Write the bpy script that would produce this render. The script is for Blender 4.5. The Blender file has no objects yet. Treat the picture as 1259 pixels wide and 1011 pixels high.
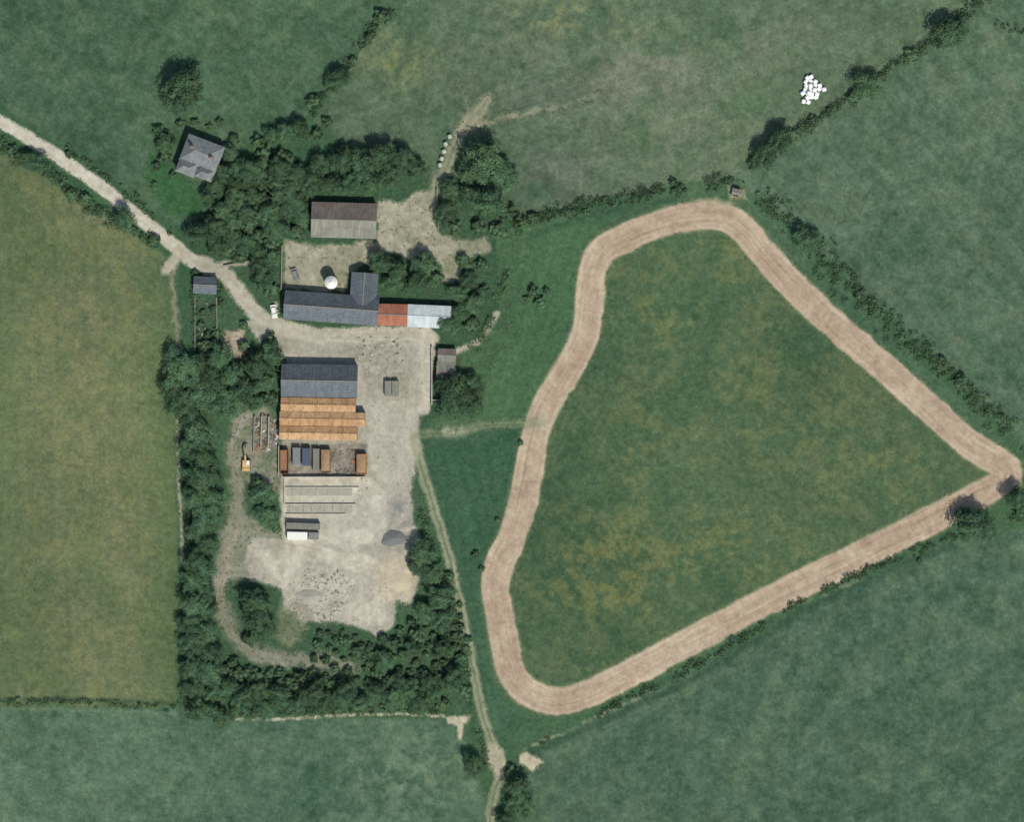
import bpy, math, random
import numpy as np
random.seed(7); rng=np.random.default_rng(11)
S=0.25; CX,CY=629.5,505.5
K=(.96,.98,1.10)
scene=bpy.context.scene
def lin1(c):
    c=c/255.0
    return c/12.92 if c<=0.04045 else ((c+0.055)/1.055)**2.4
def alb(r,g,b): return (min(.85,lin1(r)/K[0]),min(.85,lin1(g)/K[1]),min(.85,lin1(b)/K[2]),1)
def P(px,py,z=0): return ((px-CX)*S,(CY-py)*S,z)

# ---------------------------------------------------------------- noise
TAB=rng.random((512,512)).astype(np.float32)
def vn(x,y,sc,seed=0):
    a=0.6+seed*1.7
    u=(x*math.cos(a)-y*math.sin(a))/sc+seed*31.7+1000; v=(x*math.sin(a)+y*math.cos(a))/sc+seed*57.3+1000
    return lat(u,v)
def lat(u,v):
    ui=np.floor(u); vi=np.floor(v); fu=u-ui; fv=v-vi
    fu=fu*fu*(3-2*fu); fv=fv*fv*(3-2*fv)
    i=ui.astype(np.int32)%512; j=vi.astype(np.int32)%512; i1=(i+1)%512; j1=(j+1)%512
    return (TAB[i,j]*(1-fu)+TAB[i1,j]*fu)*(1-fv)+(TAB[i,j1]*(1-fu)+TAB[i1,j1]*fu)*fv
CACHE={}
def fbm(x,y,sc,o=4,seed=0,g=.55):
    key=(sc,o,seed,g) if x.size>1000 else None
    if key and key in CACHE: return CACHE[key]
    t=0;a=1;n=0
    for k in range(o):
        t=t+a*vn(x,y,sc/(2**k),seed+k*3); n+=a; a*=g
    t=t/n
    if key: CACHE[key]=t
    return t
def aniso(x,y,deg,lu,lv,seed=0):
    a=math.radians(deg); u=x*math.cos(a)+y*math.sin(a); v=-x*math.sin(a)+y*math.cos(a)
    return lat(u/lu+seed*13.1+900,v/lv+seed*7.7+900)

# ---------------------------------------------------------------- grid
def grow(a,sgn):
    out=[];s=4;p=a
    while abs(p-a)<40000: p+=sgn*s; out.append(p); s*=1.35
    return out
st=1.25
xi=np.arange(-45,1305,st); yi=np.arange(-45,1056,st)
xs=np.array(sorted(grow(xi[0],-1))+list(xi)+grow(xi[-1],1)); ys=np.array(sorted(grow(yi[0],-1))+list(yi)+grow(yi[-1],1))
X,Y=np.meshgrid(xs,ys)
X=X.astype(np.float32); Y=Y.astype(np.float32)
NY,NX=X.shape
wx=(fbm(X,Y,14,3,40)-.5); wy=(fbm(X,Y,14,3,50)-.5)
def cat(pts,n=8,closed=False):
    p=[np.array(q,float) for q in pts]; N=len(p); out=[]
    rngk=range(N if closed else N-1)
    for k in rngk:
        if closed: a,b,c,d=p[(k-1)%N],p[k],p[(k+1)%N],p[(k+2)%N]
        else: a=p[max(k-1,0)];b=p[k];c=p[k+1];d=p[min(k+2,N-1)]
        for j in range(n):
            t=j/n
            out.append(.5*((2*b)+(c-a)*t+(2*a-5*b+4*c-d)*t*t+(3*b-a-3*c+d)*t**3))
    if not closed: out.append(p[-1])
    return np.array(out)
def sl(arr,a,b): 
    i=max(0,np.searchsorted(arr,a)-1); j=min(len(arr),np.searchsorted(arr,b)+1); return i,j
def pdist(pts,margin,warp=0,closed=False):
    D=np.full(X.shape,1e9,np.float32); SG=np.zeros(X.shape,np.float32); T=np.zeros(X.shape,np.float32)
    q=np.array(pts,float); 
    if closed: q=np.vstack([q,q[:1]])
    L=0; m=margin+abs(warp)
    for k in range(len(q)-1):
        a,b=q[k],q[k+1]; d=b-a; l=math.hypot(*d)
        if l<1e-6: continue
        i0,i1=sl(xs,min(a[0],b[0])-m,max(a[0],b[0])+m); j0,j1=sl(ys,min(a[1],b[1])-m,max(a[1],b[1])+m)
        s=(slice(j0,j1),slice(i0,i1))
        x=X[s]+wx[s]*warp-a[0]; y=Y[s]+wy[s]*warp-a[1]
        t=np.clip((x*d[0]+y*d[1])/(l*l),0,1); ex=x-t*d[0]; ey=y-t*d[1]; e=np.hypot(ex,ey)
        w=e<D[s]
        D[s]=np.where(w,e,D[s]); SG[s]=np.where(w,np.sign(d[0]*ey-d[1]*ex)*e,SG[s]); T[s]=np.where(w,L+t*l,T[s])
        L+=l
    return D,SG,T
def sdf(pts,margin=14,warp=0):
    D,_,_=pdist(pts,margin,warp,True)
    q=np.array(pts,float)
    i0,i1=sl(xs,q[:,0].min()-abs(warp)-2,q[:,0].max()+abs(warp)+2); j0,j1=sl(ys,q[:,1].min()-abs(warp)-2,q[:,1].max()+abs(warp)+2)
    s=(slice(j0,j1),slice(i0,i1)); x=X[s]+wx[s]*warp; y=Y[s]+wy[s]*warp; ins=np.zeros(x.shape,bool)
    for k in range(len(q)):
        a=q[k];b=q[(k+1)%len(q)]
        if a[1]==b[1]: continue
        c=((a[1]>y)!=(b[1]>y))&(x<(b[0]-a[0])*(y-a[1])/(b[1]-a[1])+a[0]); ins^=c
    D=np.minimum(D,margin); D[s]=np.where(ins,-D[s],D[s]); return D
def soft(sd,w): return np.clip(.5-sd/w,0,1)

COL=np.zeros(X.shape+(3,),np.float32); COL[:]=(58,86,62)
def comp(m,cc):
    idx=m>.002
    if not idx.any(): return
    mm=m[idx][:,None]; c=np.asarray(cc,np.float32)
    c=c if c.ndim==1 else c[idx]
    COL[idx]=COL[idx]*(1-mm)+c*mm
def blend(m,c,a=1.0): comp(np.clip(m,0,1)*a,np.array(c,np.float32))
def gauss(x,y,rx,ry=None):
    ry=ry or rx; o=np.zeros(X.shape,np.float32)
    i0,i1=sl(xs,x-2.8*rx,x+2.8*rx); j0,j1=sl(ys,y-2.8*ry,y+2.8*ry); s=(slice(j0,j1),slice(i0,i1))
    o[s]=np.exp(-(((X[s]-x)/rx)**2+((Y[s]-y)/ry)**2)); return o

FIELDS=[
 ([(-400,-400),(490,-400),(478,10),(440,60),(400,110),(380,140),(350,165),(300,172),(270,235),(235,290),(5,130),(-400,-100)],(65,89,68),30,6),
 ([(478,10),(490,-400),(1400,-400),(1200,0),(1120,70),(1000,150),(930,185),(900,222),(830,226),(740,246),(640,270),(600,240),(540,222),(450,190),(385,150)],(78,97,77),-20,7),
 ([(1200,0),(1400,-400),(1800,-400),(1800,900),(1258,545),(1150,440),(1000,300),(930,240),(900,222),(930,185),(1000,150),(1120,70)],(71,93,75),50,6),
 ([(-400,60),(0,180),(90,240),(190,305),(212,320),(215,440),(218,870),(-400,862)],(89,99,72),88,7),
 ([(-400,866),(216,872),(300,884),(560,884),(600,1000),(610,1400),(-400,1400)],(72,96,78),10,6),
 ([(640,1500),(648,935),(700,902),(760,870),(860,822),(1000,745),(1160,668),(1800,560),(1800,1500)],(65,88,72),-28,6),
 ([(610,285),(720,255),(745,290),(720,330),(712,420),(660,500),(640,520),(530,525),(560,440),(612,390)],(68,97,68),-70,6),
 ([(520,540),(640,522),(640,600),(600,680),(590,730),(600,840),(640,890),(620,925),(590,830),(560,700)],(55,84,63),75,5),
 ([(720,330),(860,255),(920,240),(1250,560),(1230,620),(680,880),(600,840),(600,700)],(64,90,68),45,5),
]
FM=[]
for poly,c,deg,amp in FIELDS:
    m=soft(sdf(poly,14,8),6); FM.append(m); blend(m,c)
    s=(aniso(X,Y,deg,160,7,3)-.5)+(aniso(X,Y,deg,60,2.6,5)-.5)*.8
    COL[:]+= (m*s*amp)[...,None]*np.array([1.1,1,.8],np.float32)

RING=cat([(772,291),(812,275),(852,266),(888,267),(915,283),(940,313),(985,362),(1040,412),(1090,455),(1140,500),(1190,545),(1240,582),(1200,611),(1150,637),(1080,672),(1000,711),(930,746),(860,783),(790,820),(725,853),(683,863),(650,852),(630,830),(621,795),(615,760),(609,722),(614,692),(630,660),(642,620),(650,580),(658,540),(671,500),(690,467),(711,432),(722,400),(725,360),(731,325),(745,305)],6,True)
rin=sdf(RING,14); m=soft(rin,4); blend(m,(68,89,64))
s=(aniso(X,Y,38,120,5,8)-.5); COL[:]+=(m*s*6)[...,None]
n1=fbm(X,Y,26,4,60); n2=fbm(X,Y,60,4,63); n3=fbm(X,Y,8,3,66); n4=fbm(X,Y,12,4,72,.7); n5=fbm(X,Y,190,3,81)
yel=np.clip((n1-.46)*4+(n3-.5)*3+(n4-.5)*6,0,1)
w=np.clip(1.2*gauss(735,700,75,55)+.8*gauss(900,680,90,40)+.8*gauss(840,370,70,60)+.6*gauss(970,490,90,80)+.5*gauss(760,800,60,60)+.5*gauss(780,560,60,90)+.5*gauss(1080,580,60,40)+.4*gauss(920,300,60,40),0,1)
blend(m*yel*w,(106,108,66),.68); blend(m*w*.3,(94,101,66),.5); blend(m*yel*.35,(96,104,70),.6)
blend(m*gauss(1000,480,120,120)*np.clip((n2-.45)*4,0,1),(86,94,68),.5)
blend(m*np.clip((.46-n2)*5,0,1),(54,80,58),.65)
blend(m*np.clip((.43-n4)*6,0,1),(52,78,56),.5)
lf=FM[3]
blend(lf*np.clip(gauss(100,420,70,150)+gauss(115,700,70,170)+.6*gauss(30,260,60,50),0,1)*np.clip((n2-.3)*3,0,1)*np.clip(.5+(n4-.5)*3,0,1),(108,106,84),.85)
blend(lf*yel,(106,110,68),.35)
blend(lf*np.clip((X-165)/50,0,1),(68,94,62),.6); blend(lf*np.clip((45-X)/45,0,1),(70,94,64),.35); blend(lf*np.clip((.45-n2)*5,0,1),(72,91,62),.5)
tm=FM[1]
blend(tm*np.clip(gauss(770,85,110,60)+.8*gauss(690,215,70,30)+.7*gauss(600,60,60,60)+.6*gauss(860,170,90,40)+.5*gauss(960,50,90,40),0,1)*np.clip((n1-.36)*4,0,1),(108,109,97),.62)
blend(tm*gauss(490,72,40,34)*np.clip((n4-.35)*4,0,1),(108,113,72),.75); blend(tm*gauss(705,20,70,25)*yel,(113,115,74),.6)
blend(tm*np.clip((.45-n2)*5,0,1),(62,89,66),.6)
tr=FM[2]
blend(tr*np.clip((n1-.48)*4,0,1),(90,103,82),.5); blend(tr*np.clip((.45-n2)*4,0,1),(56,82,63),.6)
blend(tr*np.clip((aniso(X,Y,47,300,9,33)-.6)*4,0,1),(54,81,62),.35)
bl=FM[4]; br=FM[5]
blend(bl*gauss(500,950,70,50)*np.clip((n4-.4)*5,0,1),(100,115,92),.6); blend(bl*np.clip((n1-.5)*4,0,1),(87,107,84),.5); blend(bl*np.clip((.44-n2)*5,0,1),(54,82,64),.6)
blend(br*np.clip((n1-.5)*5,0,1),(80,101,78),.55); blend(br*np.clip((.46-n2)*5,0,1),(52,78,62),.6)
blend(br*soft(np.abs(X-(985-(Y-750)*.35)+wx*20)-7,14)*(Y<960),(88,107,84),.38)
tl=FM[0]
blend(tl*np.clip((n1-.5)*4,0,1),(82,100,74),.5); blend(tl*np.clip((.45-n2)*5,0,1),(52,79,59),.5)
for f_ in (0,1,2,4,5): COL[:]+=(FM[f_]*(n4-.5)*36)[...,None]
COL[:]+=((n5-.5)*22)[...,None]*np.array([1.1,1,.7],np.float32)
# lawn by house
blend(soft(sdf([(185,185),(240,230),(262,240),(238,268),(205,262),(180,225)],14,8),8),(50,86,54),.9)
def line(pts,w,c,a,warp=4,softw=3,brk=0):
    D,SG,T=pdist(cat(pts),w+8,warp); mm=soft(D-w/2,softw)
    if brk: mm=mm*np.clip((n3-.5)*brk+.7,0,1)
    blend(mm,c,a); return mm,SG
for pts in [[(640,150),(720,118),(800,110),(900,70),(960,30)],[(590,235),(680,200),(800,190),(900,140)],[(700,20),(760,60),(850,90),(930,150)],[(620,130),(650,60),(660,0)],[(540,120),(560,60),(600,20)]]:
    line(pts,2.5,(116,118,104),.3,6,4,4); line([(a+7,b+5) for a,b in pts],2.5,(116,118,104),.28,6,4,4)
for k in range(4):
    o=k*26; line([(940+o,245-o*.7),(1010+o,310-o*.7),(1120+o,410-o*.7),(1262+o,540-o*.7)],2.5,(92,107,86),.4,4,3,3)
line([(5,872),(100,873),(216,878)],3,(104,118,92),.5); 
for o in (0,10): line([(720+o,905),(800+o,868+o/3),(900+o,822),(1000+o,770),(1080+o,728),(1170+o,690)],3,(98,114,90),.4,5,4,2)
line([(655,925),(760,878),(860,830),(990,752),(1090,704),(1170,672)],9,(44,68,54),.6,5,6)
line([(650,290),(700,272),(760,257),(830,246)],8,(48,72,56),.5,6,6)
line([(290,884),(340,885),(420,881),(480,878),(545,881)],4,(176,170,150),.9,4,2,4)
line([(640,925),(690,902),(750,875),(800,850)],4,(150,148,128),.6,6,3,3)
line([(985,742),(1000,737),(1060,712)],4,(140,140,118),.5,6,3,3)
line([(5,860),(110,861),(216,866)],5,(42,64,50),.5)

MASK={}
def reg(name,m): MASK[name]=np.maximum(MASK.get(name,0),m)
# mown strip
D,SG,T=pdist(RING,30,2.5,True)
mm=soft(D-17.3+(wx*4),3.2)
a1=lat(SG/2.1+500,T/60+500)-.5; a2=lat(SG/4.5+700,T/25+300)-.5
base=np.array((166,148,130),np.float32)
rc=base+ (a1*15+a2*13)[...,None]*np.array([1,1,.95])
rc=rc+ (np.clip((np.abs(SG)-11)/5,0,1)*7)[...,None]
lines=np.clip(1-np.abs(np.abs(SG)-5)/1.3,0,1)+np.clip(1-np.abs(SG-1)/1.2,0,1)*.8
rc=rc-(lines*10*(.4+lat(T/18+50,SG*0+3)))[...,None]
rc=rc-(np.clip((lat(T/3+80,SG/14+30)-.6)*3,0,1)*7)[...,None]
rc=rc+((n1-.5)*26)[...,None]*np.array([.8,1,.95])
rc=rc+((n4-.5)*26)[...,None]
blend(soft(D-20+wx*5,6),(108,117,88),.5)
comp(mm,rc); reg('mown_hay_strip',soft(D-20+wx*5,6)); RINGZ=mm*(a1*.14)
blend(mm*gauss(655,520,14,10),(98,112,86),.5)

def patch(name,pts,c,warp=10,sw=4,a=1,c2=None,nsc=10):
    m=soft(sdf(pts,14,warp),sw); sd=len(pts)%4
    cc=np.array(c,np.float32)+((fbm(X,Y,nsc,4,sd)-.5)*44)[...,None]+((fbm(X,Y,3,2,5)-.5)*24)[...,None]
    if c2 is not None:
        q=np.clip((fbm(X,Y,nsc*2.2,3,9)-.47)*5,0,1)[...,None]; cc=cc*(1-q)+(np.array(c2,np.float32)+((fbm(X,Y,4,2,3)-.5)*30)[...,None])*q
    comp(m*a,cc); reg(name,m)
def road(name,pts,w,c,warp=5,sw=3,a=1,ruts=False,fade=0):
    D,SG,T=pdist(cat(pts),w+10,warp); m=soft(D-w/2,sw)
    cc=np.array(c,np.float32)+((fbm(X,Y,9,3,22)-.5)*30)[...,None]+((lat(SG/1.6+90,T/30+90)-.5)*18)[...,None]
    if ruts: m2=m*(1-.65*np.clip(1-np.abs(SG)/(w*.16),0,1)*(.6+.6*n3))
    else: m2=m
    if fade: m2=m2*np.clip((fade-T)/(fade*.6),0,1)*np.clip(.9+(n4-.5)*4,0,1)
    comp(m2*a,cc); reg(name,m)
road('dirt_perimeter_track',[(325,508),(298,518),(288,545),(287,570),(293,600),(289,635),(278,665),(274,700),(272,740),(288,782),(312,804),(360,811),(395,814),(428,822)],20,(134,129,116),14,9,.8)
patch('earth_storage_yard',[(290,512),(340,508),(346,590),(346,612),(318,600),(296,592),(283,565)],(134,130,118),10,6,.9,(106,112,92),8)
patch('earth_storage_yard',[(276,406),(300,406),(304,442),(272,442)],(152,142,127),8,4)
patch('earth_storage_yard',[(345,735),(372,738),(378,775),(356,800),(338,785)],(118,118,96),10,8,.7)
patch('dirt_perimeter_track',[(298,630),(345,655),(345,665),(310,680),(308,712),(285,715),(270,745),(262,720),(275,670)],(138,132,119),10,8,.75)
Y1=[(322,392),(345,402),(400,407),(465,402),(500,405),(537,412),(533,440),(518,448),(522,500),(514,545),(506,600),(510,640),(514,665),(502,690),(514,712),(508,740),(487,742),(486,770),(465,783),(440,772),(405,766),(375,768),(352,748),(345,722),(308,714),(300,690),(308,662),(345,660),(345,440),(318,420),(300,395)]
patch('gravel_yard',Y1,(156,152,141),9,4,1,(142,139,127),14)
patch('gravel_yard',[(345,584),(452,584),(475,600),(478,640),(470,668),(395,672),(350,668)],(180,174,162),6,5,.85,(166,161,150),12)
patch('gravel_yard',[(310,675),(400,672),(500,680),(508,715),(505,738),(480,742),(478,772),(440,765),(400,755),(360,735),(330,705)],(184,178,165),12,9,.8,(162,156,144),9)
patch('gravel_yard',[(455,690),(500,686),(512,712),(505,738),(470,740)],(178,165,142),8,8,.5)
patch('gravel_yard',[(455,490),(510,490),(508,600),(500,660),(470,600),(450,560)],(172,167,156),8,8,.6)
patch('rubble_ground',[(370,698),(430,700),(440,722),(420,760),(395,768),(372,740)],(150,146,136),14,10,.55,(168,163,151),5)
patch('rubble_ground',[(440,412),(490,415),(500,440),(488,468),(450,465),(438,440)],(146,142,131),12,10,.6,(126,126,112),5)
patch('rubble_ground',[(345,548),(452,546),(450,584),(346,584)],(128,121,110),4,3,.9,(104,100,93),6)
blend(gauss(490,626,14,11)*np.clip((n4-.2)*3,0,1),(114,116,119),.85)
for pts in [[(500,420),(495,480),(480,560),(485,640),(440,700),(370,690)],[(512,440),(505,520),(495,600),(470,680),(470,760)],[(350,405),(430,410),(500,430),(505,500)],[(360,650),(420,676),(470,650),(500,560)],[(360,330),(420,318),(480,290),(500,250)]]:
    for o in (0,6): line([(a+o,b+o*.6) for a,b in pts],2,(128,125,115),.35,6,3,3)
patch('upper_yard',[(348,292),(385,300),(463,297),(464,245),(490,248),(512,236),(534,238),(537,285),(560,295),(597,290),(602,307),(575,318),(558,350),(545,345),(540,325),(505,318),(470,312),(448,325),(430,340),(425,360),(348,356)],(152,147,131),12,5,.95,(130,130,110),9)
road('dirt_road',[(-120,80),(-10,143),(60,185),(120,227),(170,266),(215,303),(238,322)],17,(179,173,161),3,3)
road('dirt_road',[(232,318),(255,328),(278,340),(300,368),(330,396),(380,411),(440,412),(500,411),(530,416)],20,(162,157,144),6,4)
road('dirt_road',[(238,322),(262,326),(290,324),(312,322)],9,(150,146,132),5,4,.9)
road('dirt_road',[(524,408),(525,440),(522,480),(521,503)],15,(170,165,153),3,3)
road('dirt_road',[(528,415),(524,440),(512,470),(505,520),(508,560)],18,(166,161,148),6,6,.7)
road('footpath',[(535,434),(565,430),(588,420),(602,402),(611,386)],8,(152,149,135),4,3)
road('farm_track',[(530,248),(540,225),(553,195),(568,160),(588,138),(600,122)],17,(140,138,118),9,8,.85,True)
road('farm_track',[(568,160),(600,150),(640,140),(690,130),(735,117)],9,(136,134,114),8,6,.85,False,190)
road('farm_track',[(575,148),(572,120),(560,95)],4,(120,120,99),8,5,.5)
blend(gauss(583,152,18,15)*np.clip((n4-.3)*3,0,1),(144,140,119),.8)
road('footpath',[(215,315),(212,350),(217,400),(218,440)],7,(128,125,105),7,5,.7)
road('footpath',[(219,515),(220,560),(222,620),(226,697)],4.5,(158,154,133),4,3,.85)
road('footpath',[(205,330),(215,318),(222,308)],14,(160,152,136),6,5,.9)
road('farm_track',[(510,540),(520,580),(533,625),(548,670),(560,720),(572,775),(583,830),(594,880),(606,915),(616,945),(606,985),(600,1040)],13,(137,138,116),4,4,.9,True)
road('farm_track',[(512,536),(550,532),(600,524),(642,521)],11,(120,127,100),7,6,.7,True)
blend(gauss(560,530,26,8)*np.clip((n4-.35)*4,0,1),(164,160,144),.8)
patch('farm_track',[(638,928),(648,926),(668,938),(655,948),(640,940)],(172,165,144),6,4)
patch('farm_track',[(600,915),(618,920),(624,945),(612,960),(600,940)],(156,151,131),6,4)
patch('footpath',[(548,882),(578,880),(578,888),(570,892),(568,912),(563,912),(562,893),(550,890)],(164,158,138),4,3)
patch('footpath',[(893,228),(915,232),(918,244),(898,246)],(140,135,114),6,4)
patch('footpath',[(850,246),(880,242),(905,250),(880,256)],(150,141,118),6,5,.7)
blend(gauss(125,265,20,9)*np.clip((n3-.5)*6,0,1),(165,170,158),.8)
gr=(vn(X,Y,2.0,91)-.5)*14+(vn(X,Y,4.2,92)-.5)*11+(n3-.5)*14
COL+=gr[...,None]*np.array([1,1,.9],np.float32)
COL=COL*.97+4
COL=np.clip(COL,12,240)
c=COL/255.0; LIN=np.where(c<=.04045,c/12.92,((c+.055)/1.055)**2.4)/np.array(K)
LIN=np.clip(LIN,0.005,.85)
hard=np.zeros(X.shape)
for k in MASK: hard=np.maximum(hard,MASK[k])
inner=((X>-45)&(X<1305)&(Y>-45)&(Y<1056))
Z=(1-hard)*(.20*(n4-.5)+.14*(vn(X,Y,3,88)-.5))+hard*.06*(n3-.5)+RINGZ
Z=Z+MASK['rubble_ground']*(vn(X,Y,5,5)-.4)*.35
Z=Z*inner

def np_mesh(name,V,F,colr=None,mats=(),smooth=True,midx=None):
    me=bpy.data.meshes.new(name); nv=len(V); nf=len(F); k=F.shape[1]
    me.vertices.add(nv); me.vertices.foreach_set('co',np.ascontiguousarray(V,dtype=np.float32).ravel())
    me.loops.add(nf*k); me.loops.foreach_set('vertex_index',np.ascontiguousarray(F,dtype=np.int32).ravel())
    me.polygons.add(nf); me.polygons.foreach_set('loop_start',np.arange(0,nf*k,k,dtype=np.int32)); 
    try: me.polygons.foreach_set('loop_total',np.full(nf,k,dtype=np.int32))
    except Exception: pass
    me.polygons.foreach_set('use_smooth',np.full(nf,smooth,dtype=bool))
    for m in mats: me.materials.append(m)
    if midx is not None: me.polygons.foreach_set('material_index',midx.astype(np.int32))
    me.update(calc_edges=True)
    if colr is not None:
        at=me.color_attributes.new('Col','FLOAT_COLOR','POINT')
        cc=np.ones((nv,4),np.float32); cc[:,:3]=colr; at.data.foreach_set('color',cc.ravel())
    return me
def link(name,me,parent=None,loc=(0,0,0),rz=0,scale=(1,1,1)):
    o=bpy.data.objects.new(name,me); scene.collection.objects.link(o)
    o.location=loc; o.rotation_euler=(0,0,rz); o.scale=scale
    if parent: o.parent=parent
    return o

# ---------------------------------------------------------------- materials
def newmat(name):
    m=bpy.data.materials.new(name); m.use_nodes=True; nt=m.node_tree; b=nt.nodes['Principled BSDF']
    return m,nt,b
def mixc(nt,t,fac,a,b):
    n=nt.nodes.new('ShaderNodeMix'); n.data_type='RGBA'; n.blend_type=t
    for s,v in ((n.inputs[0],fac),(n.inputs[6],a),(n.inputs[7],b)):
        if hasattr(v,'is_output'): nt.links.new(v,s)
        else: s.default_value=v
    return n.outputs[2]
def noise(nt,vec,scale,det=3,rough=.6):
    n=nt.nodes.new('ShaderNodeTexNoise'); n.inputs['Scale'].default_value=scale; n.inputs['Detail'].default_value=det; n.inputs['Roughness'].default_value=rough
    nt.links.new(vec,n.inputs['Vector']); return n.outputs['Fac']
def mrange(nt,v,a,b,c,d):
    n=nt.nodes.new('ShaderNodeMapRange'); nt.links.new(v,n.inputs[0])
    for i,x in enumerate((a,b,c,d)): n.inputs[i+1].default_value=x
    return n.outputs[0]
def gray(nt,v):
    n=nt.nodes.new('ShaderNodeCombineColor')
    for i in range(3): nt.links.new(v,n.inputs[i])
    return n.outputs[0]
def bump(nt,b,h,st,d):
    n=nt.nodes.new('ShaderNodeBump'); n.inputs['Strength'].default_value=st; n.inputs['Distance'].default_value=d
    nt.links.new(h,n.inputs['Height']); nt.links.new(n.outputs[0],b.inputs['Normal'])
def groundmat(name,sc,amp,bs):
    m,nt,b=newmat(name); a=nt.nodes.new('ShaderNodeAttribute'); a.attribute_name='Col'
    g=nt.nodes.new('ShaderNodeNewGeometry'); n=noise(nt,g.outputs['Position'],sc,4,.7)
    f=gray(nt,mrange(nt,n,.25,.75,1-amp,1+amp))
    nt.links.new(mixc(nt,'MULTIPLY',1.0,a.outputs['Color'],f),b.inputs['Base Color'])
    b.inputs['Roughness'].default_value=.95; b.inputs['Specular IOR Level'].default_value=.1
    bump(nt,b,n,bs,.15); return m
M_grass=groundmat('grass',1.7,.26,.5); M_dirt=groundmat('dirt',2.2,.12,.3); M_hay=groundmat('cut_hay',1.6,.12,.35)
def leafmat(name,c,hv=.25):
    m,nt,b=newmat(name); a=nt.nodes.new('ShaderNodeAttribute'); a.attribute_name='Col'
    oi=nt.nodes.new('ShaderNodeObjectInfo'); f=gray(nt,mrange(nt,oi.outputs['Random'],0,1,1-hv,1+hv))
    x=mixc(nt,'MULTIPLY',1.0,a.outputs['Color'],c); x=mixc(nt,'MULTIPLY',1.0,x,f)
    nt.links.new(x,b.inputs['Base Color']); b.inputs['Roughness'].default_value=.75; b.inputs['Specular IOR Level'].default_value=.12
    return m
M_leaf=leafmat('foliage',(.056,.102,.049,1)); M_shrub=leafmat('shrub_foliage',(.066,.114,.055,1)); M_weed=leafmat('weed_foliage',(.085,.125,.067,1),0)
def simple(name,rgb,rough=.8,amp=.2,sc=1.2,metal=0):
    m,nt,b=newmat(name); c=alb(*rgb); tc=nt.nodes.new('ShaderNodeTexCoord'); n=noise(nt,tc.outputs['Object'],sc,5,.65)
    f=gray(nt,mrange(nt,n,.25,.75,1-amp,1+amp)); nt.links.new(mixc(nt,'MULTIPLY',1.0,c,f),b.inputs['Base Color'])
    b.inputs['Roughness'].default_value=rough; b.inputs['Metallic'].default_value=metal; return m
def roofmat(name,c1,c2,bw,bh,sheet=.25,stain=.5,rough=.8,nsc=.35):
    m,nt,b=newmat(name); tc=nt.nodes.new('ShaderNodeTexCoord'); v=tc.outputs['Object']
    big=noise(nt,v,nsc,5,.7); base=mixc(nt,'MIX',mrange(nt,big,.38,.62,0,1),alb(*c1),alb(*c2))
    mp=nt.nodes.new('ShaderNodeMapping'); mp.inputs['Scale'].default_value=(3.0,.25,1); nt.links.new(v,mp.inputs[0])
    stn=noise(nt,mp.outputs[0],1.0,4,.7); base=mixc(nt,'MULTIPLY',1.0,base,gray(nt,mrange(nt,stn,.3,.7,1-stain*.5,1+stain*.5)))
    br=nt.nodes.new('ShaderNodeTexBrick'); nt.links.new(v,br.inputs['Vector']); br.inputs['Scale'].default_value=1
    br.inputs['Brick Width'].default_value=bw; br.inputs['Row Height'].default_value=bh; br.inputs['Mortar Size'].default_value=.04
    br.inputs['Color1'].default_value=(1-sheet,)*3+(1,); br.inputs['Color2'].default_value=(1+sheet,)*3+(1,); br.inputs['Mortar'].default_value=(1-sheet*1.4,)*3+(1,)
    base=mixc(nt,'MULTIPLY',1.0,base,br.outputs['Color']); nt.links.new(base,b.inputs['Base Color'])
    b.inputs['Roughness'].default_value=rough; b.inputs['Specular IOR Level'].default_value=.25
    bump(nt,b,stn,.3,.05); return m
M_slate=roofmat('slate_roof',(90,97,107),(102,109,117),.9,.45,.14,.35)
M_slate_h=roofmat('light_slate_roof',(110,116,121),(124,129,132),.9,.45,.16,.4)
M_slate_shade=roofmat('shaded_slate_roof',(74,81,89),(88,94,102),1.1,.5,.14,.35)  # darker copy of the slate for north slopes, shade painted into the colour
M_brown=roofmat('weathered_brown_sheet',(98,91,86),(112,104,98),1.1,2.4,.12,.4)
M_grey=roofmat('weathered_grey_sheet',(116,117,110),(132,131,123),1.1,2.4,.12,.4)
M_rust=roofmat('rusty_orange_sheet',(176,142,106),(150,118,88),2.0,2.2,.1,.45,.9,.5)
M_rust2=roofmat('rusty_tan_sheet',(184,154,120),(164,132,100),2.0,2.2,.1,.45,.9,.6)
M_red=roofmat('red_oxide_sheet',(158,104,84),(142,92,76),1.0,2.2,.12,.4)
M_white=roofmat('pale_metal_sheet',(188,197,201),(170,180,186),1.0,2.4,.07,.25)
M_stone=simple('stone_wall',(128,124,116)); M_render=simple('rendered_wall',(176,172,162)); M_conc=simple('concrete',(176,172,162),.9,.18,.8)
M_lconc=simple('worn_concrete',(150,147,138),.9,.2,.6)
M_dconc=simple('dark_concrete',(118,116,110),.9,.25,.8); M_wood=simple('dark_timber',(80,70,60)); M_glass=simple('window_glass',(40,48,56),.15,.05)
M_doorg=simple('green_door_paint',(60,80,70)); M_wpaint=simple('white_paint',(215,216,212),.5,.07); M_cover=simple('bale_wrap',(232,234,236),.35,.08,2)
M_orange=simple('orange_paint',(182,134,88),.7,.3); M_rustp=simple('rust',(138,104,80),.9,.3); M_blue=simple('blue_paint',(62,76,98),.6,.2)
M_black=simple('black_rubber',(36,36,38),.85,.1); M_steel=simple('grey_steel',(120,122,124),.5,.2,1.2,.3); M_tan=simple('tan_load',(150,124,98),.95,.3,2)
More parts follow.
